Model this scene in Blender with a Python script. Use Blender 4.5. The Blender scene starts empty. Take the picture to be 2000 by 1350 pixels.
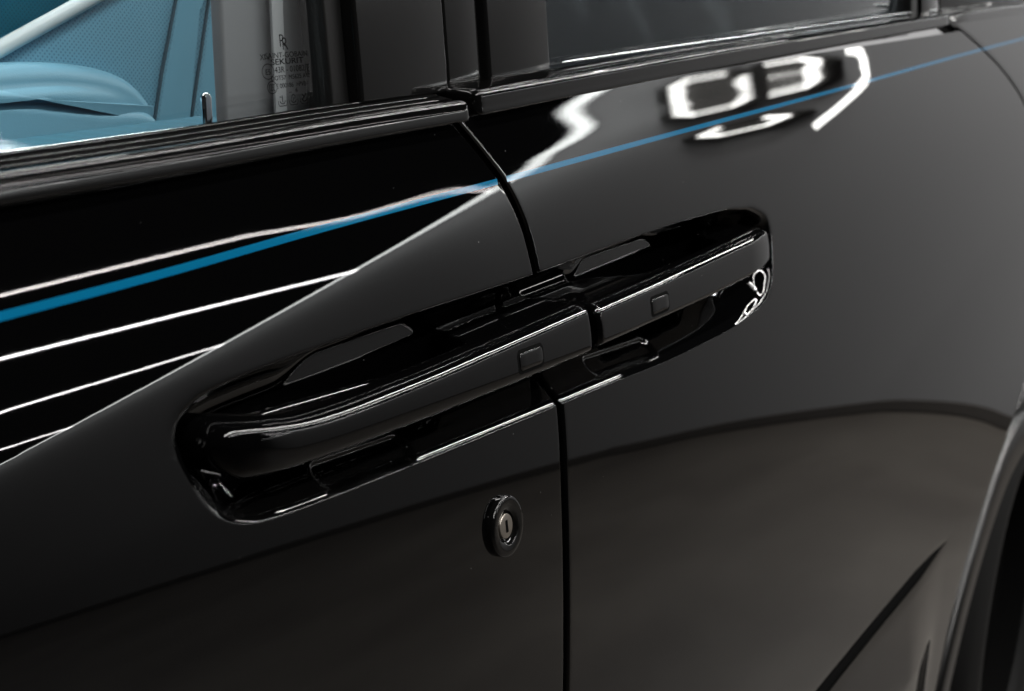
import bpy, math, random
import numpy as np
from mathutils import Vector, Matrix

scene = bpy.context.scene
R = math.radians
random.seed(3); RNG = np.random.default_rng(3)

# ------------------------------------------------------------------ camera
cam_d = bpy.data.cameras.new("camera"); cam = bpy.data.objects.new("camera", cam_d)
scene.collection.objects.link(cam); scene.camera = cam
cam.location = (0.0, -0.3299, 1.25)
cam.rotation_euler = (R(90 - 14.627), 0, R(29.008 - 90))
cam_d.sensor_width = 36.0; cam_d.lens = 50.0
cam_d.clip_start = 0.02; cam_d.clip_end = 200
cam_d.dof.use_dof = True; cam_d.dof.focus_distance = 0.72; cam_d.dof.aperture_fstop = 14.0
cam_d.dof.aperture_blades = 9

# ------------------------------------------------------------------ world, lamps, exposure
w = bpy.data.worlds.new("World"); scene.world = w; w.use_nodes = True
bg = w.node_tree.nodes["Background"]
bg.inputs[0].default_value = (0.9, 0.95, 1.0, 1); bg.inputs[1].default_value = 0.004
vs = scene.view_settings
vs.view_transform = 'Standard'; vs.look = 'None'; vs.exposure = 0; vs.gamma = 1; vs.use_curve_mapping = False
scene.cycles.use_denoising = True
scene.cycles.max_bounces = 10; scene.cycles.glossy_bounces = 6; scene.cycles.transparent_max_bounces = 12
scene.cycles.caustics_reflective = False; scene.cycles.caustics_refractive = False
scene.cycles.sample_clamp_indirect = 6.0

def strip_lamp(name, a, b, width, radiance, aim, color=(1, 1, 1), spread=180):
    """straight LED batten from a to b, its face turned towards aim"""
    a, b, aim = Vector(a), Vector(b), Vector(aim)
    L = (b - a).length; c = (a + b) / 2
    ld = bpy.data.lights.new(name, 'AREA'); ld.shape = 'RECTANGLE'; ld.size = L; ld.size_y = width
    ld.energy = radiance * math.pi * L * width; ld.color = color; ld.spread = R(spread)
    o = bpy.data.objects.new(name, ld); scene.collection.objects.link(o)
    xa = (b - a).normalized(); n = (c - aim); n = (n - xa * n.dot(xa)).normalized()   # lamp shines along -Z
    ya = n.cross(xa)
    o.matrix_world = Matrix(((xa.x, ya.x, n.x, c.x), (xa.y, ya.y, n.y, c.y), (xa.z, ya.z, n.z, c.z), (0, 0, 0, 1)))
    return o

DOOR = (0.5, 0.0, 1.1)
# long LED battens hanging under the hall's ceiling, parallel to the car
strip_lamp("led_batten", (3.0, -4.60, 2.7), (7.64, -6.17, 2.7), 0.007, 60, DOOR, (1, .93, .91))
strip_lamp("led_batten", (7.64, -6.17, 2.7), (18.7, -10.8, 2.7), 0.007, 60, DOOR, (1, .93, .91))
strip_lamp("led_batten", (4.0, -6.16, 2.7), (26.0, -17.75, 2.7), 0.024, 60, DOOR, (1, .97, .97))
strip_lamp("led_batten", (6.0, -9.26, 2.7), (20.0, -18.2, 2.7), 0.020, 60, DOOR, (1, .97, .97))
strip_lamp("led_batten", (10.0, -14.7, 2.7), (26.0, -28.5, 2.7), 0.022, 60, DOOR, (1, .97, .97))
# battens over the car
for yy in (-1.9, -.75, 1.0):
    strip_lamp("ceiling_batten", (-1, yy, 2.9), (6.5, yy, 2.9), 0.055, 85, (1, yy - .0001, 0), (1, .985, .96))
cl = bpy.data.lights.new("cabin_fill_light", 'AREA'); cl.shape = 'RECTANGLE'; cl.size = 1.0; cl.size_y = .3; cl.energy = .6; cl.color = (.95, .98, 1)  # added area light, unseen, to brighten the seat and cabin
clo = bpy.data.objects.new("cabin_fill_light", cl); scene.collection.objects.link(clo); clo.location = (.55, .42, 1.75)
# the partition wall behind the car, the LED line along its top and added unseen strips brightening its two ends
FLOOR = -.12
ca, sa = math.cos(R(10)), math.sin(R(10))
def wallp(s, z, off=0.0):                       # s runs along the wall, off towards the car
    return (0.6 + (3.8 - off) * ca + s * sa, (3.8 - off) * sa - s * ca, z)
WTOP = 1.50
strip_lamp("wall_top_led", wallp(-1, WTOP + .006, .03), wallp(14, WTOP + .006, .03), 0.010, 16, DOOR, (.97, 1, .98))
strip_lamp("wall_wash_led", wallp(-1, WTOP, .06), wallp(14, WTOP, .06), 0.02, 26, wallp(6.5, WTOP - .05, 0), (.97, 1, .98))
strip_lamp("wall_fill_far", wallp(3.5, 2.6, 1.2), wallp(10, 2.6, 1.2), 0.06, 60, wallp(6.5, .7, 0), (1, .99, .97))  # added strip, unseen, lifting the dim far end of the wall
strip_lamp("wall_fill_near", wallp(-1.2, 2.6, .9), wallp(1.0, 2.6, .9), 0.06, 205, wallp(.2, .7, 0), (1, .99, .97))  # extra unseen strip put in to brighten the near wall

# ------------------------------------------------------------------ materials
def mat(name, color, rough=0.5, metal=0.0, ior=1.5, **kw):
    m = bpy.data.materials.new(name); m.use_nodes = True
    b = m.node_tree.nodes["Principled BSDF"]
    b.inputs["Base Color"].default_value = (*color, 1); b.inputs["Roughness"].default_value = rough
    b.inputs["Metallic"].default_value = metal; b.inputs["IOR"].default_value = ior
    for k, v in kw.items(): b.inputs[k].default_value = v
    return m
def nd(m, t, **kw):
    n = m.node_tree.nodes.new(t)
    for k, v in kw.items(): setattr(n, k, v)
    return n
def ln(m, a, b): m.node_tree.links.new(a, b)
def bsdf(m): return m.node_tree.nodes["Principled BSDF"]
def bump(m, height, strength, dist):
    b = nd(m, 'ShaderNodeBump'); b.inputs['Strength'].default_value = strength; b.inputs['Distance'].default_value = dist
    ln(m, height, b.inputs['Height']); ln(m, b.outputs[0], bsdf(m).inputs['Normal']); return b
def noise(m, scale, detail=2, rough=.5):
    tc = nd(m, 'ShaderNodeTexCoord'); n = nd(m, 'ShaderNodeTexNoise')
    n.inputs['Scale'].default_value = scale; n.inputs['Detail'].default_value = detail; n.inputs['Roughness'].default_value = rough
    ln(m, tc.outputs['Object'], n.inputs['Vector']); return n

paint = mat("black_gloss_paint", (.0012, .0012, .0013), .012)
# sparse dust on the lacquer: tiny pale specks
tc = nd(paint, 'ShaderNodeTexCoord'); vo = nd(paint, 'ShaderNodeTexVoronoi'); vo.inputs['Scale'].default_value = 95
ln(paint, tc.outputs['Object'], vo.inputs['Vector'])
lt = nd(paint, 'ShaderNodeMath', operation='LESS_THAN'); lt.inputs[1].default_value = .030
ln(paint, vo.outputs['Distance'], lt.inputs[0])
sepc = nd(paint, 'ShaderNodeSeparateColor'); ln(paint, vo.outputs['Color'], sepc.inputs[0])
gt = nd(paint, 'ShaderNodeMath', operation='LESS_THAN'); gt.inputs[1].default_value = .25; ln(paint, sepc.outputs[0], gt.inputs[0])
mu = nd(paint, 'ShaderNodeMath', operation='MULTIPLY'); ln(paint, lt.outputs[0], mu.inputs[0]); ln(paint, gt.outputs[0], mu.inputs[1])
mx = nd(paint, 'ShaderNodeMix', data_type='RGBA'); ln(paint, mu.outputs[0], mx.inputs['Factor'])
mx.inputs['A'].default_value = (.0012, .0012, .0013, 1); mx.inputs['B'].default_value = (.16, .16, .16, 1)
ln(paint, mx.outputs['Result'], bsdf(paint).inputs['Base Color'])
no = noise(paint, 260, 1); bump(paint, no.outputs['Fac'], 0.05, .00002)

seal_m = mat("matt_seal_rubber", (.0025, .0025, .0025), .9, **{"Specular IOR Level": .02})
gloss = mat("piano_black_trim", (.003, .003, .003), .03)
pillar_m = mat("pillar_gloss_black", (.006, .006, .006), .09)
rubber = mat("black_rubber", (.006, .006, .006), .45)
darkplastic = mat("dark_plastic", (.012, .012, .013), .6)
greytrim = mat("grey_trim", (.30, .30, .315), .6)
blue_line = mat("blue_coachline_paint", (.002, .125, .255), .03)
chrome = mat("chrome", (.85, .85, .87), .06, 1.0)
satin = mat("satin_aluminium", (.8, .82, .84), .25, 1.0)
steel = mat("brushed_steel", (.46, .42, .37), .38, 1.0)
n_ = noise(steel, 900, 3); bump(steel, n_.outputs['Fac'], .12, .0002)
slotm = mat("slot_black", (.002, .002, .002), .8, **{"Specular IOR Level": .05})
printm = mat("glass_print_black", (.004, .004, .004), .9, **{"Specular IOR Level": .1})

def leather(name, col, perf=False, scale=420):
    m = mat(name, col, .5); b = bsdf(m)
    v = nd(m, 'ShaderNodeTexVoronoi'); t = nd(m, 'ShaderNodeTexCoord')
    v.inputs['Scale'].default_value = scale * 2.2 if not perf else 1
    if perf:
        sx_ = nd(m, 'ShaderNodeSeparateXYZ'); cx_ = nd(m, 'ShaderNodeCombineXYZ')
        ln(m, t.outputs['Object'], sx_.inputs[0]); ln(m, sx_.outputs[0], cx_.inputs[0]); ln(m, sx_.outputs[2], cx_.inputs[1])
        mp = nd(m, 'ShaderNodeMapping'); mp.inputs['Scale'].default_value = (420, 420, 1); mp.inputs['Rotation'].default_value = (0, 0, .9)
        v.inputs['Randomness'].default_value = 0.0; v.voronoi_dimensions = '2D'
        ln(m, cx_.outputs[0], mp.inputs[0]); ln(m, mp.outputs[0], v.inputs['Vector'])
        cr = nd(m, 'ShaderNodeMapRange'); cr.inputs['From Min'].default_value = .20; cr.inputs['From Max'].default_value = .34
        ln(m, v.outputs['Distance'], cr.inputs['Value'])
        mxx = nd(m, 'ShaderNodeMix', data_type='RGBA'); ln(m, cr.outputs[0], mxx.inputs['Factor'])
        mxx.inputs['A'].default_value = (col[0]*.55, col[1]*.6, col[2]*.65, 1); mxx.inputs['B'].default_value = (*col, 1)
        ln(m, mxx.outputs['Result'], b.inputs['Base Color']); bump(m, cr.outputs[0], .3, .0004)
    else:
        ln(m, t.outputs['Object'], v.inputs['Vector']); bump(m, v.outputs['Distance'], .15, .0004)
    return m
leather_m = leather("pale_blue_leather", (.150, .365, .490))
leather_p = leather("pale_blue_perforated_leather", (.150, .365, .490), True)
leather_d = leather("teal_perforated_leather", (.001, .15, .23), True)
piping_m = mat("white_piping_leather", (.66, .76, .78), .4)
seam_m = mat("dark_seam_thread", (.02, .06, .085), .7)  # dark blue seam lines between the side panels

def glass(name, tint):
    m = bpy.data.materials.new(name); m.use_nodes = True; nt = m.node_tree; nt.nodes.clear()
    out = nt.nodes.new('ShaderNodeOutputMaterial'); mix = nt.nodes.new('ShaderNodeMixShader')
    tr = nt.nodes.new('ShaderNodeBsdfTransparent'); tr.inputs[0].default_value = (*tint, 1)
    gl = nt.nodes.new('ShaderNodeBsdfGlossy'); gl.inputs['Roughness'].default_value = 0.01
    fr = nt.nodes.new('ShaderNodeFresnel'); fr.inputs[0].default_value = 1.5
    ge = nt.nodes.new('ShaderNodeNewGeometry'); mr = nt.nodes.new('ShaderNodeMapRange')      # same reflectance from both sides of the pane
    mr.inputs['To Min'].default_value = 1.5; mr.inputs['To Max'].default_value = 1/1.5
    nt.links.new(ge.outputs['Backfacing'], mr.inputs['Value']); nt.links.new(mr.outputs[0], fr.inputs[0])
    nt.links.new(fr.outputs[0], mix.inputs[0]); nt.links.new(tr.outputs[0], mix.inputs[1]); nt.links.new(gl.outputs[0], mix.inputs[2])
    nt.links.new(mix.outputs[0], out.inputs[0]); return m
glass_front = glass("clear_window_glass", (.94, .96, .96))
glass_rear = glass("privacy_window_glass", (.25, .27, .28))

floor_m = mat("concrete_floor", (.075, .064, .053), .55)
n_ = noise(floor_m, 1.3, 6, .6); cr = nd(floor_m, 'ShaderNodeValToRGB')
cr.color_ramp.elements[0].position = .35; cr.color_ramp.elements[0].color = (.042, .0355, .030, 1)
cr.color_ramp.elements[1].position = .7; cr.color_ramp.elements[1].color = (.074, .0655, .056, 1)
ln(floor_m, n_.outputs['Fac'], cr.inputs[0]); ln(floor_m, cr.outputs[0], bsdf(floor_m).inputs['Base Color'])
wall_m = mat("grey_wall_paint", (.21, .21, .215), .8)
skirt_m = mat("dark_skirting", (.016, .015, .014), .6)
skirting_m = mat("brown_skirting", (.045, .040, .036), .7)
tyre_m = mat("tyre_rubber", (.006, .006, .006), .7, **{"Specular IOR Level": .15})

# ------------------------------------------------------------------ mesh helpers
def link(name, me, m, parent=None, smooth=True):
    me.materials.append(m)
    if smooth and len(me.polygons): me.polygons.foreach_set('use_smooth', [True] * len(me.polygons))
    o = bpy.data.objects.new(name, me); scene.collection.objects.link(o)
    if parent: o.parent = parent
    return o
def raw(name, verts, faces, m, parent=None, smooth=True):
    me = bpy.data.meshes.new(name); me.from_pydata([tuple(map(float, v)) for v in verts], [], faces); me.update()
    return link(name, me, m, parent, smooth)
def grid(name, X, Y, Z, m, parent=None, flip=False):
    """quad sheet from equal-shaped (rows, cols) arrays"""
    r, c = X.shape
    co = np.stack([X, Y, Z], -1).reshape(-1, 3).astype(np.float32)
    i = np.arange(r * c).reshape(r, c)
    q = np.stack([i[:-1, :-1], i[:-1, 1:], i[1:, 1:], i[1:, :-1]], -1).reshape(-1, 4)
    if flip: q = q[:, ::-1]
    me = bpy.data.meshes.new(name); me.vertices.add(len(co)); me.vertices.foreach_set('co', co.ravel())
    me.loops.add(q.size); me.loops.foreach_set('vertex_index', q.ravel().astype(np.int32))
    me.polygons.add(len(q)); me.polygons.foreach_set('loop_start', np.arange(0, q.size, 4, dtype=np.int32))
    me.update(calc_edges=True); me.validate()
    return link(name, me, m, parent)
def loft(name, secs, m, parent=None, cap=True, sharp=None):
    """closed sections (each a list of points, same count) joined to a solid"""
    n = len(secs[0]); verts = [p for s in secs for p in s]; faces = []
    for a in range(len(secs) - 1):
        for k in range(n):
            k2 = (k + 1) % n
            faces.append((a*n + k, a*n + k2, (a+1)*n + k2, (a+1)*n + k))
    if cap:
        faces.append(tuple(range(n - 1, -1, -1))); faces.append(tuple((len(secs)-1)*n + k for k in range(n)))
    o = raw(name, verts, faces, m, parent)
    import bmesh
    bm = bmesh.new(); bm.from_mesh(o.data); bmesh.ops.recalc_face_normals(bm, faces=bm.faces)
    bm.to_mesh(o.data); bm.free()
    if sharp is not None: o.data.set_sharp_from_angle(angle=R(sharp))
    return o
def tube(name, pts, r, m, parent=None, n=14):
    pts = [Vector(p) for p in pts]; secs = []
    for i, p in enumerate(pts):
        t = (pts[min(i+1, len(pts)-1)] - pts[max(i-1, 0)]).normalized()
        a = t.orthogonal().normalized() if abs(t.z) > .9 else t.cross(Vector((0, 0, 1))).normalized()
        b = t.cross(a)
        rr = float(r[i]) if isinstance(r, (list, tuple)) else r
        secs.append([p + rr * (math.cos(2*math.pi*k/n) * a + math.sin(2*math.pi*k/n) * b) for k in range(n)])
    return loft(name, secs, m, parent)
def box(name, x0, x1, y0, y1, z0, z1, m, parent=None, bev=0.0, lean=0.0, seg=3):
    """bevelled box; lean shifts y by lean*(z-z0)"""
    import bmesh
    bm = bmesh.new(); bmesh.ops.create_cube(bm, size=1)
    for v in bm.verts:
        v.co = Vector(((x0+x1)/2 + v.co.x*(x1-x0), (y0+y1)/2 + v.co.y*(y1-y0), (z0+z1)/2 + v.co.z*(z1-z0)))
    if bev: bmesh.ops.bevel(bm, geom=bm.edges[:], offset=bev, segments=seg, profile=.5, affect='EDGES')
    for v in bm.verts: v.co.y += lean * (v.co.z - z0)
    me = bpy.data.meshes.new(name); bm.to_mesh(me); bm.free()
    o = link(name, me, m, parent); me.set_sharp_from_angle(angle=R(35)); return o
def sm(t): t = np.clip(t, 0, 1); return t * t * (3 - 2 * t)
def spline(xs, ys):
    """smooth (C1, monotone-ish) interpolation"""
    xs, ys = np.array(xs, float), np.array(ys, float)
    d = np.gradient(ys, xs)
    def f(x):
        x = np.clip(np.asarray(x, float), xs[0], xs[-1]); i = np.clip(np.searchsorted(xs, x) - 1, 0, len(xs) - 2)
        h = xs[i+1] - xs[i]; t = (x - xs[i]) / h
        return ((2*t**3-3*t**2+1)*ys[i] + (t**3-2*t**2+t)*h*d[i] + (-2*t**3+3*t**2)*ys[i+1] + (t**3-t**2)*h*d[i+1])
    return f
def closed(pts, n=10):
    """closed Catmull-Rom outline through pts"""
    P = np.array(pts, float); N = len(P); out = []
    for i in range(N):
        p0, p1, p2, p3 = P[i-1], P[i], P[(i+1) % N], P[(i+2) % N]
        for k in range(n):
            t = k / n
            out.append(.5*((2*p1)+(-p0+p2)*t+(2*p0-5*p1+4*p2-p3)*t*t+(-p0+3*p1-3*p2+p3)*t**3))
    return np.array(out)
def inside_dist(x, z, poly):
    """signed distance to a closed outline, positive inside"""
    sh = x.shape; px, pz = x.ravel(), z.ravel()
    d2 = np.full(px.shape, 1e9); ins = np.zeros(px.shape, bool)
    for i in range(len(poly)):
        ax, az = poly[i]; bx, bz = poly[(i+1) % len(poly)]
        ex, ez = bx-ax, bz-az; L = ex*ex+ez*ez + 1e-18
        t = np.clip(((px-ax)*ex+(pz-az)*ez)/L, 0, 1)
        d2 = np.minimum(d2, (px-ax-t*ex)**2+(pz-az-t*ez)**2)
        c = (az > pz) != (bz > pz)
        if ez != 0: ins ^= c & (px < ax+(pz-az)*ex/ez)
    d = np.sqrt(d2); return np.where(ins, d, -d).reshape(sh)

# ------------------------------------------------------------------ floor and wall
grid("floor", *[a.astype(float) for a in (lambda g: (g[0], g[1], g[0]*0+FLOOR))(np.meshgrid(np.linspace(-25, 45, 8), np.linspace(-40, 20, 8)))], floor_m)["kind"] = "structure"
def wall_box(name, s0, s1, o0, o1, z0, z1, m):
    v = [wallp(s, z, o) for z in (z0, z1) for s, o in ((s0, o0), (s1, o0), (s1, o1), (s0, o1))]
    o = raw(name, v, [(0,1,2,3), (7,6,5,4), (0,4,5,1), (1,5,6,2), (2,6,7,3), (3,7,4,0)], m, None, False)
    o["kind"] = "structure"; return o
wall_box("wall", -1.2, 15, 0.0, -.12, FLOOR+.004, WTOP, wall_m)
wall_box("wall_skirting", -1.2, 15, 0.003, .02, FLOOR+.006, FLOOR+.046, skirting_m)

led_m = bpy.data.materials.new("led_white"); led_m.use_nodes = True
_b = led_m.node_tree.nodes["Principled BSDF"]; _b.inputs['Base Color'].default_value = (.8, .8, .8, 1)
_b.inputs['Emission Color'].default_value = (1, .99, .95, 1); _b.inputs['Emission Strength'].default_value = 14
def hexagon_lamp(sc, zc, a, b, label, rot=0.0, dark=()):
    o = bpy.data.objects.new("hexagon_lamp", None); scene.collection.objects.link(o); o.location = wallp(sc, zc, 0)
    o["label"] = label; o["category"] = "lamp"; o["group"] = "hexagonal lamps on the partition wall"
    def P(k, f, off):
        t = R(60*k); u, v = a*f*math.cos(t), b*f*math.sin(t)
        u, v = u*math.cos(rot)-v*math.sin(rot), u*math.sin(rot)+v*math.cos(rot)
        return Vector(wallp(sc+u, zc+v, off)) - o.location
    loft("housing", [[P(k, 1.45, .001) for k in range(6)], [P(k, 1.45, .02) for k in range(6)], [P(k, 1.40, .024) for k in range(6)]], skirt_m, o, sharp=20)
    f1, f0 = 1.05, .82
    V = [P(k, f, off) for off in (.0245, .034) for f in (f1, f0) for k in range(6)]
    F = []
    for k in range(6):
        if k in dark: continue
        n_ = (k+1) % 6
        F += [(12+k, 12+n_, 18+n_, 18+k), (k, n_, 12+n_, 12+k), (6+k, 18+k, 18+n_, 6+n_)]
    raw("light_ring", V, F, led_m, o, False)
hexagon_lamp(2.12, 1.412, .165, .0140, "white hexagonal wall lamp mirrored leftmost in the rear door shoulder", R(9), (2,))
hexagon_lamp(1.83, 1.370, .140, .0135, "white hexagonal wall lamp mirrored upper right in the rear door shoulder", R(9), (5, 0))
hexagon_lamp(2.03, 1.332, .185, .0150, "white hexagonal wall lamp mirrored lowest in the rear door shoulder", R(9), (1,))
hook = [(1.60, 1.348), (1.565, 1.338), (1.545, 1.322), (1.550, 1.305), (1.60, 1.287), (1.69, 1.262), (1.78, 1.243)]
for a_, b_ in zip(hook[:-1], hook[1:]):
    strip_lamp("upright_led", wallp(*a_, .03), wallp(*b_, .03), .018, 10, DOOR, (1, .99, .95))

# ------------------------------------------------------------------ the body side: one surface y = S(x, z)
ZT = [0, .2, .45, .7, .85, .95, 1.0, 1.04, 1.08, 1.11, 1.155, 1.17, 1.19, 1.215]
PT = [-3, -3, -2, -.5, 1.8, 5, 7.4, 9.6, 11.7, 12.7, 12.6, 11.3, 9.7, 9.3]
zz = np.linspace(0, 1.3, 1301); ph = np.interp(zz, ZT, PT)
kk = np.exp(-np.linspace(-3, 3, 41)**2 / 2); kk /= kk.sum()
ph = np.convolve(np.pad(ph, 20, mode='edge'), kk, 'valid')
YC = np.concatenate([[0], np.cumsum(np.tan(np.radians((ph[1:]+ph[:-1])/2)) * .001)]); YC -= np.interp(1.0, zz, YC)
YCs = spline(zz[::4], YC[::4])
def zA(x): return .622 - .058 * (x - 1.165)
def S0(x, z):
    x = np.asarray(x, float); z = np.asarray(z, float)
    y = YCs(z)
    fz = np.where(z > .5, np.exp(-((z-.5)/.15)**2), 1.0)
    y = y - .012 * sm((x-.9)/1.4) * fz
    y = y + np.tan(np.radians(1.0) * (np.maximum(.70-x, 0)/.41)**1.5) * (np.clip(z, .9, 1.22) - 1.08)
    y = y - np.tan(np.radians(.42)) * sm((x-.48)/.17) * (.006*np.log1p(np.exp(np.clip((z-1.125)/.006, -40, 40))))
    q_ = z - 1.099 - .14*(x-.29)          # the front door bulges gently along a rising diagonal
    y = y + np.radians(60.0) * .5 * q_*q_ * (1 - sm((x-.50)/.14)) * sm((z-1.055)/.05)
    y = y + 8e-6 * np.cos(2*np.pi*(z-1.17)/.024) * sm((z-1.150)/.006)
    return y
def S(x, z):
    y = S0(x, z); x = np.asarray(x, float); z = np.asarray(z, float)
    # lower flank of the rear door: soft fold, then a groove over the flared sill
    f = sm((x-.75)/.3)
    zc = np.interp(x, [.9, 1.32, 1.5, 1.72, 2.2], [.742, .712, .66, .60, .58]); d = zc - z
    y = y + f * .022 * .006 * np.log1p(np.exp(np.clip(d/.006, -40, 40)))
    g = sm((x-.85)/.15) * (1 - sm((x-1.52)/.16)); d = z - zA(x)
    y = y + g * .0015 * np.exp(-(d/.0060)**2)
    dd = np.maximum(-d, 0)
    y = y - sm((x-.85)/.15) * .13 * np.minimum(dd, .11) * sm(dd/.02) * (1 - sm((x-1.45)/.2))
    return y

# handle recess, one long outline over both doors
REC = closed([(.3694, 1.0884), (.3729, 1.0931), (.3794, 1.0962), (.3901, 1.0986), (.42, 1.0993), (.4533, 1.0993), (.53, 1.0984), (.60, 1.0972),
              (.6503, 1.0962), (.74, 1.0958), (.8254, 1.0948), (.9134, 1.0921), (.96, 1.0885), (.9825, 1.086), (1.0063, 1.0771), (1.0124, 1.0648), (1.0107, 1.046),
              (1.0023, 1.0283), (.9784, 1.0168), (.9136, 1.0124), (.86, 1.0135), (.797, 1.0161), (.73, 1.0208), (.6649, 1.0249), (.56, 1.0318),
              (.4693, 1.0383), (.42, 1.0425), (.3995, 1.0456), (.3862, 1.0514), (.3774, 1.0602), (.3715, 1.0726), (.3694, 1.0828)], 6)
RECB = spline([.369, .3774, .3862, .3995, .42, .4693, .56, .6649, .73, .797, .86, .9136, .9784, 1.0023, 1.0124],
              [1.080, 1.0602, 1.0514, 1.0456, 1.0425, 1.0383, 1.0318, 1.0249, 1.0208, 1.0161, 1.0135, 1.0124, 1.0168, 1.0283, 1.060])
DISH = ((.455, 1.0458, .513, 1.0412, .0054), (.714, 1.0308, .790, 1.0250, .0054))
def capsule(x, z, ax, az, bx, bz, r):
    ex, ez = bx-ax, bz-az; t = np.clip(((x-ax)*ex+(z-az)*ez)/(ex*ex+ez*ez), 0, 1)
    return r - np.hypot(x-ax-t*ex, z-az-t*ez)
def dish(d, depth, lip, run):
    """rounded lip, sloping wall, flat bottom; d = distance inside"""
    t = np.clip((d + lip) / (run + lip), 0, 1); return depth * (t*t*t*(t*(6*t-15)+10))
def recess(x, z):
    x = np.asarray(x, float); z = np.asarray(z, float); out = np.zeros(np.broadcast(x, z).shape)
    k = (x > .35) & (x < 1.04) & (z > .995) & (z < 1.118)
    if not k.any(): return out
    xx, zz_ = x[k], z[k]; d = inside_dist(xx, zz_, REC)
    kk_ = .0009 + .0022*(1-sm((xx-.372)/.05)) + .0018*sm((xx-.93)/.06)
    ds = kk_*np.log1p(np.exp(np.clip((d-.0002-(kk_-.0009)*1.5)/kk_, -30, 30)))
    pk_ = sm((xx-.455)/.04)*(1-sm((xx-.560)/.02)) + sm((xx-.735)/.03)*(1-sm((xx-.845)/.03))   # flatter back behind each grip
    tt = np.clip(ds/(.0225 - .0095*pk_), 0, 1); a = np.sqrt(np.maximum(1-(1-tt)**2.0, 0))     # bowl: steep at the rim, flattening inwards
    a = a * sm(ds/(.0022 + (kk_-.0009)*2.5))
    zr_ = zz_ - RECB(xx); lp = .0013 + .0012*(1-sm((xx-.372)/.05)) + .0012*sm((xx-.90)/.07)
    b = (lp*np.log1p(np.exp(np.clip((zr_-.0006)/lp, -30, 30)))) / .0300    # the lower wall is a long scoop
    b = np.minimum(b, 3.0); kq = .07
    h = np.clip(.5+.5*(b-a)/kq, 0, 1); m_ = b*(1-h)+a*h-kq*h*(1-h)
    y = .029 * np.clip(m_, 0, 1.0) * sm((d+.009)/.003)
    for c in DISH: y = y + dish(capsule(xx, zz_, *c), .0030, .0005, .0024)
    out[k] = y; return out

XS = spline([.30, .867, .9675, 1.0246, 1.0418, 1.0700, 1.0955, 1.1253, 1.1452, 1.1626, 1.1809, 1.21],
            [.628, .637, .6476, .6545, .6555, .6555, .6530, .6483, .6372, .6205, .5998, .566])    # shut line
XR = spline([.20, .40, .459, .493, .567, .60, .66, .75, .90, 1.0, 1.0796, 1.1272, 1.1724, 1.1996, 1.215],
            [1.70, 1.705, 1.725, 1.75, 1.845, 1.92, 2.10, 2.24, 2.25, 2.16, 2.0716, 1.9603, 1.8011, 1.6787, 1.60])  # rear door's rear edge
GAP = .0054; ER = .0022
def edge_cols():
    """inset and depth of the rolled panel edge, from the hidden flange outwards"""
    c = [(0.0, .016), (0.0, .006)]
    for k in range(0, 9):
        a = k / 8 * math.pi / 2
        c.append((ER * (1 - math.cos(a)), ER * (1 - math.sin(a))))
    return c
def spaced(breaks):
    """list of (start, step) with a final stop -> coordinates"""
    out = []
    for (a, st), (b, _) in zip(breaks[:-1], breaks[1:]):
        n = max(1, int(round((b - a) / st))); out += list(a + (b - a) * np.arange(n) / n)
    return np.array(out + [breaks[-1][0]])
RECT = spline([.369, .3729, .3794, .3901, .42, .53, .6503, .74, .8254, .9134, .96, .9825, 1.0063, 1.0124],
              [1.0930, 1.0931, 1.0962, 1.0986, 1.0993, 1.0984, 1.0962, 1.0958, 1.0948, 1.0921, 1.0885, 1.086, 1.0771, 1.070])
def align(X, Z):
    """bend the mesh rows so that they run along the recess rims"""
    b0, t0, lo, hi = 1.030, 1.096, .985, 1.120
    w = sm((X-.30)/.09) * (1 - sm((X-.925)/.07))
    zb = b0 + (np.clip(RECB(X), 1.008, 1.06) - b0)*w; zt = t0 + (np.clip(RECT(X), 1.07, 1.11) - t0)*w
    return np.where((Z <= lo) | (Z >= hi), Z, np.where(Z < b0, lo+(Z-lo)*(zb-lo)/(b0-lo), np.where(Z > t0, zt+(Z-t0)*(hi-zt)/(hi-t0), zb+(Z-b0)*(zt-zb)/(t0-b0))))
def panel(name, left, right, xs, zs, m, parent):
    """skin between two edges (functions of z, or None for a plain end); xs are coordinates at z0 mapped between the edges"""
    zs = np.asarray(zs); Z1 = zs[:, None]
    u = (xs - xs[0]) / (xs[-1] - xs[0])
    xl = (left(zs) if callable(left) else np.full(len(zs), left))[:, None]
    xr = (right(zs) if callable(right) else np.full(len(zs), right))[:, None]
    ec = edge_cols(); cx, cy = [], []
    il = ec[-1][0] if callable(left) else 0; ir = ec[-1][0] if callable(right) else 0
    if callable(left): cx += [xl + a for a, b in ec[:-1]]; cy += [b for a, b in ec[:-1]]
    cx += [(xl + il) + (xr - ir - xl - il) * t for t in u]; cy += [0.0] * len(u)
    if callable(right): cx += [xr - a for a, b in ec[:-1][::-1]]; cy += [b for a, b in ec[:-1][::-1]]
    X = np.concatenate(cx, 1); Z = align(X, np.repeat(Z1, X.shape[1], 1)); D = np.array(cy)[None, :]
    Y = S(X, Z) + recess(X, Z) + D
    # top edge rolls inward under the waist moulding
    return grid(name, X, Y, Z, m, parent)

car = bpy.data.objects.new("car", None); scene.collection.objects.link(car); car.location = (0, 0, 0)
car["label"] = "glossy black car side with two facing door handles and a thin blue coachline"
car["category"] = "car"

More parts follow.
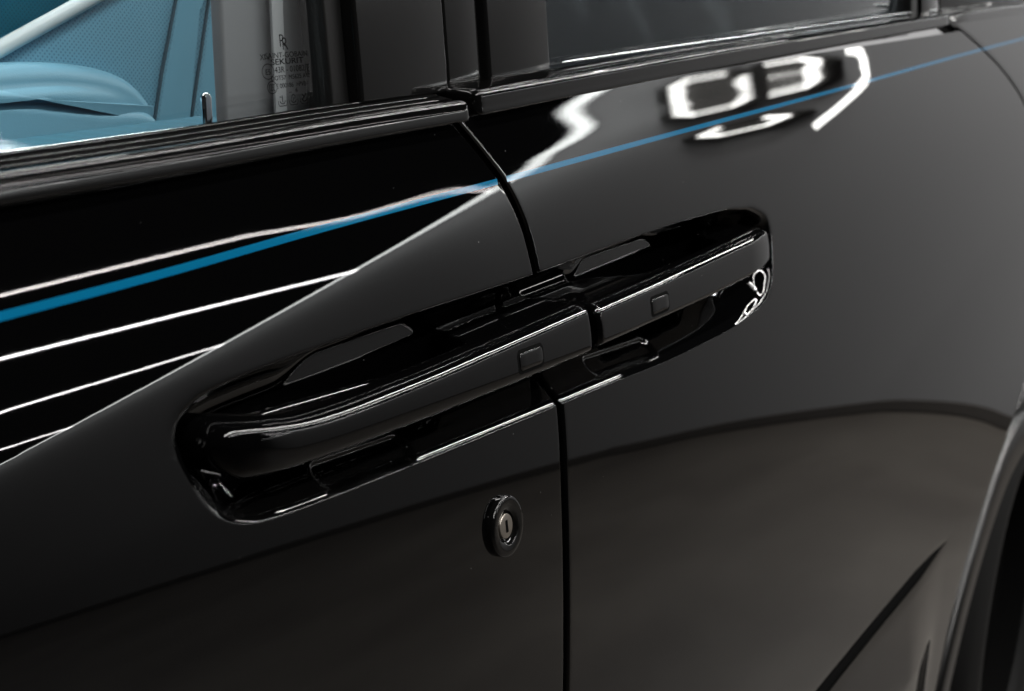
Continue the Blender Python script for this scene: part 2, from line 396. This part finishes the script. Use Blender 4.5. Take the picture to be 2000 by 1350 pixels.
zf = spaced([(.36, .02), (.80, .006), (.985, .0022), (1.022, .0008), (1.0275, .00035), (1.0345, .0008), (1.0925, .00035), (1.0990, .0009), (1.110, .0016), (1.1815, 0)])
xf = spaced([(-.45, .03), (.10, .012), (.30, .004), (.362, .0006), (.395, .0012), (.42, .0020), (.6465, 0)])
front = panel("front_door", -.45, lambda z: XS(z) - GAP/2, xf, zf, paint, car)
front["label"] = "front door with key lock"
zr = spaced([(.20, .012), (.46, .004), (.57, .0013), (.635, .005), (.72, .008), (.985, .0022), (1.022, .0008), (1.0275, .00035), (1.0345, .0008), (1.0925, .00035), (1.0990, .0009), (1.110, .0016), (1.186, 0)])
xr_ = spaced([(.66, .0022), (.955, .0009), (1.02, .006), (1.25, .009), (2.10, 0)])
rear = panel("rear_door", lambda z: XS(z) + GAP/2, lambda z: XR(z) - .005, xr_, zr, paint, car)
rear["label"] = "rear door, hinged at the back"
zq = spaced([(.645, .008), (1.0, .004), (1.20, 0)])
quarter = panel("rear_quarter_panel", lambda z: XR(z) + .005, 3.1, spaced([(2.1, .02), (3.1, 0)]), zq, paint, car)

_xs = np.linspace(.90, 1.66, 60)
tube("sill_gap_shade", [(x, float(S(x, zA(x))) + .0010, float(zA(x))) for x in _xs], [.0068*min(1, (x-.895)/.1, (1.665-x)/.16) for x in _xs], seal_m, rear, 10)  # matt black tube stands in for the shaded gap above the sill
# dark seals behind the gaps
def backing(name, f, z0, z1, parent, half=.02, dy=.017):
    zs = np.linspace(z0, z1, 60); X = np.stack([f(zs)-half, f(zs)+half], 1); Z = np.stack([zs, zs], 1)
    Y = S(f(zs), zs)[:, None] + recess(f(zs), zs)[:, None] + dy + 0*X
    return grid(name, X, Y, Z, rubber, parent)
backing("door_seal", XS, .36, 1.20, car); backing("door_seal", XR, .22, 1.2, car, .03)
def ribtube(name, f, off, z0, z1, r, parent, dy=.008):
    zs = np.linspace(z0, z1, 70)
    tube(name, [(float(f(z))+off, float(S(f(z), z) + recess(f(z), z)) + dy, z) for z in zs], r, rubber, parent, 8)
ribtube("seal_lip", XS, .0006, .40, 1.179, .0016, rear, .0075)

# ------------------------------------------------------------------ blue coachline
SZ = spline([-.5, .308, .3785, .4704, .6354, .8505, 1.1784, 1.6561, 2.1366, 3.1],
            [1.1425, 1.1436, 1.1441, 1.1458, 1.1475, 1.1498, 1.1526, 1.1584, 1.1629, 1.168])
def coachline(x0, x1, parent, n):
    xs = np.linspace(x0, x1, n)[None, :]; rows = np.linspace(-1, 1, 7)[:, None]
    hw = .0015
    X = xs + 0*rows; Z = SZ(X) + rows*hw
    Y = S(X, Z) - .0001
    return grid("coachline", X, Y, Z, blue_line, parent)
coachline(-.45, float(XS(1.1475)) - GAP/2 - ER, front, 260)
coachline(float(XS(1.1475)) + GAP/2 + ER, float(XR(1.160)) - .005 - ER, rear, 320)
coachline(float(XR(1.161)) + .005 + ER, 3.1, quarter, 60)

# ------------------------------------------------------------------ door handles
def rrect(y0, y1, z0, z1, rs, n=7, crown=0.0):
    """rounded rectangle in (y, z): corners front-bottom, front-top, back-top, back-bottom"""
    pts = []
    C = [(y0, z0, 1, 1, math.pi, rs[0]), (y0, z1, 1, -1, math.pi/2, rs[1]), (y1, z1, -1, -1, 0, rs[2]), (y1, z0, -1, 1, -math.pi/2, rs[3])]
    arcs = []
    for (cy, cz, sy, sz, a1, r) in C:
        ry, rz = r if isinstance(r, tuple) else (r, r)
        arcs.append([(cy + sy*ry + ry*math.cos(a), cz + sz*rz + rz*math.sin(a)) for a in
                     [(a1 + math.pi/2) - k/(n-1)*math.pi/2 for k in range(n)]])
    for i, a in enumerate(arcs):
        pts += a
        nx = arcs[(i+1) % 4][0]; p = a[-1]
        for k in range(1, 6):
            t = k/6; pts.append((p[0]+(nx[0]-p[0])*t, p[1]+(nx[1]-p[1])*t))
    zm, hh = (z0+z1)/2, (z1-z0)/2
    return [(y - (crown*(1-((z-zm)/hh)**2) if y < (y0+y1)/2 else 0), z) for y, z in pts]
def handle(name, xs, ztop, zbot, yoff, thick, endr, parent, tilt=8.5):
    secs = []
    x0, x1 = xs[0], xs[-1]
    for x in xs:
        zt, zb = float(ztop(x)), float(zbot(x)); zm = (zt+zb)/2
        y = float(S0(x, zm)) - .0150 + yoff(x); T = thick(x)
        ins = 0.0
        for e, r in ((x-x0, endr[0]), (x1-x, endr[1])):
            if e < r: ins = max(ins, r - math.sqrt(max(0, r*r-(r-e)**2)))
        zt -= ins; zb += ins; y += ins; T -= ins
        h = zt - zb; rr = min(.0058, h*.36, T*.45); rb = min(.0035, h*.3, T*.4)
        sec = rrect(y, y+T, zb, zt, (rb, (min(.0105, T*.6), rr*.85), min(.004, rr, T*.3), rb), 12, .0011)
        tl = math.tan(R(tilt))
        secs.append([Vector((x, yy + tl*(z-zm), z)) for yy, z in sec])
    return loft(name, secs, paint, parent, sharp=50)
def ends(x0, x1, e0, e1, n):
    a = [x0 + e0*(1-math.cos(k/8*math.pi/2)) for k in range(8)]
    b = [x1 - e1*(1-math.cos(k/8*math.pi/2)) for k in range(8)]
    return a + list(np.linspace(x0+e0, x1-e1, n)) + b[::-1]
LT = spline([.372, .3816, .4314, .5044, .5971, .680], [1.0895, 1.0893, 1.0823, 1.0790, 1.0784, 1.0780])
LB = spline([.372, .3783, .3949, .425, .4976, .5887, .680], [1.0690, 1.0690, 1.0665, 1.0637, 1.0591, 1.0548, 1.0512])
def thL(x): return .0150 + .030 * float(sm((x-.568)/.022)) + .020*float(1-sm((x-.385)/.03))
hL = handle("door_handle", ends(.3820, .6745, .009, .0030, 130), LT, LB, lambda x: .007*max(0, 1-(x-.3820)/.035)**2, thL, (.009, .0030), front)
RT = spline([.684, .772, .849, .912, .950, .985], [1.0752, 1.0745, 1.0744, 1.0745, 1.0746, 1.0735])
RB = spline([.684, .764, .840, .905, .950, .985], [1.0518, 1.0498, 1.0480, 1.0476, 1.0480, 1.0500])
def thR(x): return .0150 + .030 * float(1-sm((x-.735)/.05)) + .026*float(sm((x-.90)/.03))
hR = handle("door_handle", ends(.6845, .9850, .0030, .015, 130), RT, RB, lambda x: .006*max(0, (x-.925)/.060)**2, thR, (.0030, .015), rear)
def face_y(x, z, T_, B_):
    zm = float(T_(x)+B_(x))/2; hh = float(T_(x)-B_(x))/2
    return float(S0(x, zm)) - .0150 + math.tan(R(8.5))*(z-zm) - .0011*(1-((z-zm)/hh)**2)
def pill(name, xc, zc, hl, hh, slope, T_, B_, lift, m, parent, r=.0028):
    """rounded button lying on the handle's outer face"""
    out = []
    for cx, cz, a0 in ((1, 1, 0), (-1, 1, 90), (-1, -1, 180), (1, -1, 270)):
        for k in range(7):
            a = R(a0 + k*15); out.append((cx*(hl-r)+r*math.cos(a), cz*(hh-r)+r*math.sin(a)))
    secs = []
    for sc, li in ((1.0, -.0004), (1.0, lift*.55), (.985, lift*.85), (.95, lift), (.5, lift*1.05)):
        secs.append([Vector((xc+u*sc, face_y(xc+u*sc, zc+v*sc+slope*u*sc, T_, B_) - li, zc+v*sc+slope*u*sc)) for u, v in out])
    return loft(name, secs, m, parent, sharp=60)
for xc, zc, sl, T_, B_, par, hl in ((.6045, 1.0643, -.04, LT, LB, front, .0118), (.7655, 1.0600, -.03, RT, RB, rear, .0122)):
    pill("button_groove_shade", xc, zc, hl+.0016, .0062, sl, T_, B_, .00012, slotm, par, .0034)  # black ring stands in for the shade of an uncut groove
    pill("handle_button", xc, zc, hl, .0044, sl, T_, B_, .0005, gloss, par)

# ------------------------------------------------------------------ key lock
def lathe(name, prof, origin, rx, m, parent, n=56):
    """profile (radius, height) turned about the outward axis"""
    secs = []
    for r, h in prof:
        secs.append([Vector((r*math.cos(2*math.pi*k/n), -h, r*math.sin(2*math.pi*k/n))) for k in range(n)])
    o = loft(name, secs, m, parent, sharp=40); o.location = origin; o.rotation_euler = (rx, 0, 0); return o
lx, lz = .5810, .9825; ly = float(S(lx, lz)); tilt = -R(6.7)
lathe("lock_bezel", [(.0156, -.004), (.0156, .0020), (.0154, .0029), (.0147, .0035), (.0136, .0037), (.0105, .0034), (.0088, .0028), (.0078, .0020), (.0075, .0002), (.0075, -.004)], (lx, ly, lz), tilt, gloss, front)
lathe("lock_cylinder", [(.0064, -.004), (.0064, .0018), (.0061, .0022), (.0050, .0024), (.0001, .0024)], (lx, ly, lz), tilt, steel, front, 40)
sl = box("key_slot", -.0010, .0010, -.0027, -.0018, -.0032, .0032, slotm, front, .0002); sl.location = (lx, ly, lz); sl.rotation_euler = (tilt, 0, R(0))

# ------------------------------------------------------------------ waist mouldings and window seals
def moulding(name, xs, zfun, prof, parent, m, scale=lambda x: 1.0, endr=(0, 0), yref=None):
    secs = []
    for x in xs:
        z0 = float(zfun(x)); y0 = float(S(x, z0)) if yref is None else yref(x); s = scale(x)
        ins = 0.0
        for e, r in ((x-xs[0], endr[0]), (xs[-1]-x, endr[1])):
            if r and e < r: ins = max(ins, r - math.sqrt(max(0, r*r-(r-e)**2)))
        cy = sum(p[0] for p in prof)/len(prof); cz = sum(p[1] for p in prof)/len(prof); kf = 1 - ins/.008
        secs.append([Vector((x, y0 + (cy+(p[0]-cy)*kf)*s, z0 + (cz+(p[1]-cz)*kf)*s)) for p in prof])
    return loft(name, secs, m, parent, sharp=60)
def smooth_prof(pts, n=6): return [tuple(p) for p in closed(pts, n)]
# front: convex face below, three fine ribs on the shelf above
pf = smooth_prof([(.008, .0006), (.002, .0002), (-.0034, .0002), (-.0046, .0007), (-.0050, .0016), (-.0048, .0040), (-.00445, .0065), (-.0039, .0087), (-.0031, .0099),
                  (-.0014, .0106), (.0010, .0106), (.0040, .0100), (.0080, .0070)], 7)
FZ = spline([-.45, .319, .4034, .5193, .5994, .61], [1.1768, 1.1776, 1.1778, 1.1793, 1.1797, 1.1797])
xsf = list(np.linspace(-.45, .585, 120)) + [.6085 - .011*(1-math.sin(k/8*math.pi/2)) - .006*(1-k/8) for k in range(9)]
xsf = sorted(set(round(x, 5) for x in xsf))
moulding("waist_moulding", xsf, FZ, pf, front, gloss, endr=(0, .005))
moulding("window_seal", list(np.linspace(-.45, .6065, 90)), FZ, [(.0035, .0020), (.0035, .0098), (.0080, .0112), (.0150, .0124), (.0215, .0134), (.0225, .0020)], front, seal_m)
for dy_, dz_, x1_ in ((.0052, .0108, .604), (.0105, .0120, .602), (.0165, .0132, .560)):
    tube("seal_rib", [(x, float(S(x, float(FZ(x)))) + dy_, float(FZ(x)) + dz_) for x in np.linspace(-.45, x1_, 80)], .0005, gloss, front, 10)
pr = smooth_prof([(.014, .0006), (.002, .0002), (-.0034, .0002), (-.0046, .0007), (-.0049, .0018), (-.0047, .0045), (-.0045, .0076), (-.0042, .0102), (-.0032, .0117), (-.0006, .0127), (.0060, .0132), (.0130, .0135), (.0190, .0130), (.0200, .006)], 7)
RZ = spline([.60, .8656, 1.2, 1.6766, 2.2, 3.1], [1.1812, 1.1859, 1.1905, 1.1952, 1.198, 1.20])
xsr = sorted(set([round(x, 5) for x in list(np.linspace(.64, 1.665, 120)) + [.6165 + .012*(k/8)**2 for k in range(9)]]))
moulding("waist_moulding", xsr, RZ, pr, rear, gloss, endr=(.004, .004))
moulding("waist_moulding", list(np.linspace(1.682, 3.1, 30)), RZ, pr, quarter, gloss, endr=(.004, 0))
# black seal sitting in the joint below the mouldings
tube("waist_seal", [(x, float(S(x, float(FZ(x))-.0006))+.0040, float(FZ(x))+.0002) for x in np.linspace(-.45, .60, 60)], .0030, rubber, front, 8)
tube("waist_seal", [(x, float(S(x, float(RZ(x))-.0006))+.0040, float(RZ(x))+.0002) for x in np.linspace(.622, 1.66, 60)], .0032, rubber, rear, 8)

# ------------------------------------------------------------------ windows, pillars
LEAN = .075
box("window_glass", -.45, .531, .0600, .0642, 1.180, 1.46, glass_front, front, .0004, LEAN)
box("window_channel", .5315, .5450, .0575, .0720, 1.186, 1.46, rubber, front, .0012, LEAN)
box("pillar_cover", .5452, .6220, .0510, .0640, 1.1915, 1.46, pillar_m, front, .0022, LEAN, 5)
box("window_glass", .738, 1.585, .0585, .0627, 1.186, 1.46, glass_rear, rear, .0004, .02)
box("pillar_cover", .6675, .7375, .0530, .0650, 1.193, 1.46, pillar_m, rear, .0022, LEAN, 5)
box("window_channel", 1.586, 1.615, .056, .072, 1.196, 1.46, rubber, rear, .002, LEAN)
box("window_divider", 1.617, 1.70, .053, .072, 1.199, 1.46, gloss, rear, .003, LEAN)
bp = box("b_pillar", .6300, .6635, .0555, .0660, 1.1855, 1.46, pillar_m, car, .0018, LEAN, 4)
box("pillar_seal", .6195, .6700, .0665, .0760, 1.180, 1.46, rubber, bp, .001, LEAN)
tube("pillar_seal", [(.6258, .0590+LEAN*(z-1.185), z) for z in np.linspace(1.186, 1.46, 12)], .0026, rubber, bp, 10)
tube("window_edge_glint", [(x, .0555, 1.2000 + .0128*(x-.752)) for x in np.linspace(.756, 1.58, 40)], [.0004]+[.0011]*38+[.0004], satin, rear, 10)  # bright metal strip stands in for a lamp reflection on the rubber edge

box("quarter_pillar", 1.704, 3.1, .054, .075, 1.196, 1.46, gloss, quarter, .003, .02)
# printed marking in the lower corner of the front window
def marking(txt, x, z, size, sx=1.0, parent=front, bold=.0):
    c = bpy.data.curves.new("glass_marking", 'FONT'); c.body = txt; c.size = size; c.align_x = 'CENTER'; c.offset = bold
    c.extrude = .00003
    t = bpy.data.objects.new("tmp_text", c); scene.collection.objects.link(t)
    dg = bpy.context.evaluated_depsgraph_get(); me = bpy.data.meshes.new_from_object(t.evaluated_get(dg))
    bpy.data.objects.remove(t); bpy.data.curves.remove(c)
    me.name = "glass_marking"
    for v in me.vertices:
        u, h, e = v.co; zz_ = z + h
        v.co = (x + u*sx, .0600 + LEAN*(zz_-1.180) - .00006 - e, zz_)
    me.materials.clear()
    return link("glass_marking", me, printm, parent, False)
def stroke(pts, wd, parent=front, closed_=False):
    """thin printed line on the glass"""
    P = [Vector((p[0], 0, p[1])) for p in pts]; n = len(P); V = []; F = []
    for i, p in enumerate(P):
        a = P[i-1] if (i > 0 or closed_) else p; b = P[(i+1) % n] if (i < n-1 or closed_) else p
        t = (b-a).normalized(); nn = Vector((-t.z, 0, t.x))*wd/2
        for q, e in ((p+nn, .00009), (p-nn, .00009)): V.append((q.x, .0600 + LEAN*(q.z-1.180) - e, q.z))
    for i in range(n if closed_ else n-1):
        j = (i+1) % n; F.append((2*i, 2*i+1, 2*j+1, 2*j))
    return raw("glass_marking", V, F, printm, parent, False)
def ring(x, z, r, wd, n=28): return stroke([(x+r*math.cos(2*math.pi*k/n)*1.25, z+r*math.sin(2*math.pi*k/n)) for k in range(n)], wd, closed_=True)
MX = .5035
marking("R", MX-.0006, 1.2196, .0078, .95, bold=-.00006); marking("R", MX+.0012, 1.2182, .0078, .95, bold=-.00006)
marking("SAINT-GOBAIN", MX+.0018, 1.2150, .0033, 1.32); marking("SEKURIT", MX+.0018, 1.2122, .0035, 1.75, bold=.00004)
marking("XI", MX-.0148, 1.2146, .0036, 1.1); marking("R", MX-.0108, 1.2143, .0020, 1.2)
marking("43R - 01082", MX+.0030, 1.2087, .0037, 1.15); marking("DOT57  M5625 AS2", MX+.0032, 1.2056, .0028, 1.18)
marking("E 000186  >PVB<", MX+.0040, 1.2022, .0028, 1.15); marking("...   6", MX+.0040, 1.1998, .0026, 1.2)
ring(MX-.0122, 1.2096, .0032, .00035); marking("E5", MX-.0122, 1.2083, .0034, 1.1)
ring(MX-.0104, 1.2028, .0026, .00035)
for dx in (-.0010, .0003, .0016):
    stroke([(MX-.0104+dx+.0010*math.cos(a), 1.2028+.0014*math.sin(a)) for a in np.linspace(R(70), R(290), 10)], .00035)
stroke([(MX+.0170, 1.2112), (MX+.0142, 1.2112), (MX+.0142, 1.2070), (MX+.0170, 1.2070)], .0006)
stroke([(MX+.0158, 1.2112), (MX+.0158, 1.2070)], .0005); stroke([(MX+.0172, 1.2104), (MX+.0158, 1.2091), (MX+.0172, 1.2078)], .0005)
for k, cx in enumerate((MX-.0042, MX+.0036, MX+.0114)):
    stroke([(cx-.0030, 1.1968), (cx-.0030, 1.1955), (cx-.0022, 1.1945), (cx+.0022, 1.1945), (cx+.0030, 1.1955), (cx+.0030, 1.1968)], .00035)
    stroke([(cx+.0018*math.cos(a), 1.1968+.0014*math.sin(a)) for a in np.linspace(R(180), R(360), 10)], .00045)
    if k == 0: stroke([(cx, 1.1960), (cx, 1.1990)], .0005); stroke([(cx-.0018, 1.1984), (cx-.0006, 1.1984)], .0004)
    if k == 1: stroke([(cx+.0012*math.cos(a), 1.1976+.0013*math.sin(a)) for a in np.linspace(R(-20), R(200), 10)], .0004); stroke([(cx-.0004, 1.1960), (cx+.0003, 1.1976)], .0004)
    if k == 2: stroke([(cx-.0014, 1.1962), (cx+.0014, 1.1988)], .0005); stroke([(cx-.0014, 1.1986), (cx-.0002, 1.1974)], .0005)

# ------------------------------------------------------------------ cabin seen through the front window
box("inner_sill", -.45, .60, .0690, .1235, 1.10, 1.1805, darkplastic, front, .002)
tube("sill_strip", [(x, .1250, 1.1806) for x in np.linspace(-.45, .56, 40)], .0011, satin, front, 10)
box("inner_sill_cap", -.45, .60, .1265, .20, 1.08, 1.1765, leather_d, front, .010)
pin = lathe("lock_pin", [(.0026, -.012), (.0026, .0085), (.0024, .0097), (.0017, .0106), (.0008, .0110), (.0001, .0111)], (.5165, .1195, 1.1858), R(90), chrome, front, 28)
pin.rotation_euler = (-R(90), 0, 0)
lathe("pin_collar", [(.0042, -.006), (.0042, .0006), (.0036, .0012), (.0027, .0012)], (.5165, .1195, 1.1800), -R(90), satin, front, 28)
ip = box("pillar_trim", .490, .70, .085, .092, 1.1825, 1.46, greytrim, car, .002)
box("seat_belt", .5165, .5245, .0785, .0800, 1.1830, 1.46, mat("belt_webbing", (.55, .55, .57), .7), car, .0003)

seat = bpy.data.objects.new("front_seat", None); scene.collection.objects.link(seat); seat.parent = car
def cushion(name, outline, y0, y1, r, m, parent, bulge=.0, n=8):
    """upholstered pad: outline in (x, z), rounded towards the door at y0"""
    P = closed(outline, n); c = P.mean(0); secs = []
    T = np.roll(P, -1, 0) - np.roll(P, 1, 0); T /= np.linalg.norm(T, axis=1)[:, None]
    Nn = np.stack([-T[:, 1], T[:, 0]], 1)
    ar = np.sum(P[:, 0]*np.roll(P[:, 1], -1) - np.roll(P[:, 0], -1)*P[:, 1])
    if ar < 0: Nn = -Nn
    secs.append([Vector((p[0], y1, p[1])) for p in P])
    for k in range(0, 9):
        a = k/8*math.pi/2; Q = P + Nn*r*(1-math.cos(a)); secs.append([Vector((q[0], y0+r-r*math.sin(a), q[1])) for q in Q])
    Q0 = P + Nn*r
    for s in (.85, .65, .4, .15, .02):
        Q = c + (Q0-c)*s; secs.append([Vector((q[0], y0 - bulge*(1-s*s), q[1])) for q in Q])
    return loft(name, secs, m, parent)
# backrest flank, its welted edge, the lower bolster and the smooth side strips
cushion("backrest", [(.47, 1.176), (.558, 1.2095), (.634, 1.2365), (.70, 1.262), (.82, 1.31), (.82, 1.20), (.78, 1.05), (.48, 1.04)], .300, .318, .008, leather_p, seat, .002, 10)
tube("piping", [(x, .2985, z) for x, z in ((.44, 1.167), (.50, 1.190), (.558, 1.2110), (.634, 1.2390), (.70, 1.2650), (.76, 1.30))], .0046, piping_m, seat, 14)
cushion("bolster", [(.40, 1.196), (.48, 1.2025), (.558, 1.2035), (.602, 1.2000), (.634, 1.1915), (.652, 1.1775), (.656, 1.167), (.6515, 1.1615), (.62, 1.1665), (.555, 1.177), (.48, 1.184), (.40, 1.186)], .278, .36, .012, leather_m, seat, .006)
cushion("seat_side", [(.38, 1.1925), (.46, 1.1910), (.53, 1.1865), (.60, 1.1765), (.652, 1.1665), (.660, 1.12), (.645, 1.05), (.40, 1.05)], .274, .36, .008, leather_m, seat, .003)
cushion("side_panel", [(.700, 1.235), (.715, 1.29), (.735, 1.36), (.80, 1.36), (.765, 1.30), (.7265, 1.235), (.7035, 1.16), (.690, 1.08), (.665, 1.08), (.674, 1.16)], .2975, .42, .005, leather_m, seat, .002)
cushion("side_panel", [(.7295, 1.235), (.768, 1.30), (.80, 1.36), (.86, 1.36), (.82, 1.235), (.80, 1.08), (.693, 1.08), (.7065, 1.16)], .2985, .42, .005, leather_m, seat, .002)
for pts in (((.732, 1.36), (.7135, 1.29), (.6965, 1.235), (.6795, 1.19), (.6700, 1.16), (.660, 1.08)), ((.795, 1.36), (.7640, 1.30), (.7275, 1.235), (.7135, 1.19), (.7045, 1.16), (.690, 1.08))):
    tube("seam", [(x, .2960, z) for x, z in pts], .0011, seam_m, seat, 8)
cushion("far_backrest", [(.40, 1.10), (.40, 1.45), (1.05, 1.45), (1.00, 1.10)], .40, .48, .02, leather_d, seat, .01)

# ------------------------------------------------------------------ rear wheel and arch
AX, AZ = 2.12, .16
def arch(r_, a): return AX - r_*math.cos(a), AZ + r_*math.sin(a)
secs = []
prof = [(.452, .010), (.450, .002), (.446, 0), (.420, 0), (.395, 0), (.388, .002), (.385, .008), (.385, .05), (.395, .05), (.44, .03)]
for k in range(61):
    a = R(-25 + 150*k/60); sec = []
    for rr, dy in prof:
        x, z = arch(rr, a); sec.append(Vector((x, float(S0(x, z)) + .0015 + dy, z)))
    secs.append(sec)
loft("wheel_arch_trim", secs, mat("arch_paint", (.004, .004, .004), .30), quarter)
secs = []
for k in range(41):
    a = R(-30 + 170*k/40); secs.append([Vector((arch(rr, a)[0], yy, arch(rr, a)[1])) for rr, yy in ((.384, .01), (.384, .35), (.43, .35), (.43, .01))])
loft("wheel_arch_liner", secs, darkplastic, quarter)
wheel = bpy.data.objects.new("rear_wheel", None); scene.collection.objects.link(wheel); wheel.parent = car; wheel.location = (2.24, .100, FLOOR+.372)
tp = smooth_prof([(.24, -.09), (.29, -.118), (.335, -.115), (.364, -.098), (.372, -.05), (.372, .05), (.364, .098), (.335, .115), (.29, .118), (.24, .09)], 5)
secs = []
for k in range(97):
    a = 2*math.pi*k/96; secs.append([Vector((r_*math.cos(a), y_, r_*math.sin(a))) for r_, y_ in tp])
loft("tyre", secs, tyre_m, wheel, cap=False)
lathe("rim", [(.245, -.09), (.245, .085), (.235, .098), (.225, .09), (.20, .06), (.08, .045), (.06, .07), (.001, .075)], (0, 0, 0), 0, seal_m, wheel, 64)
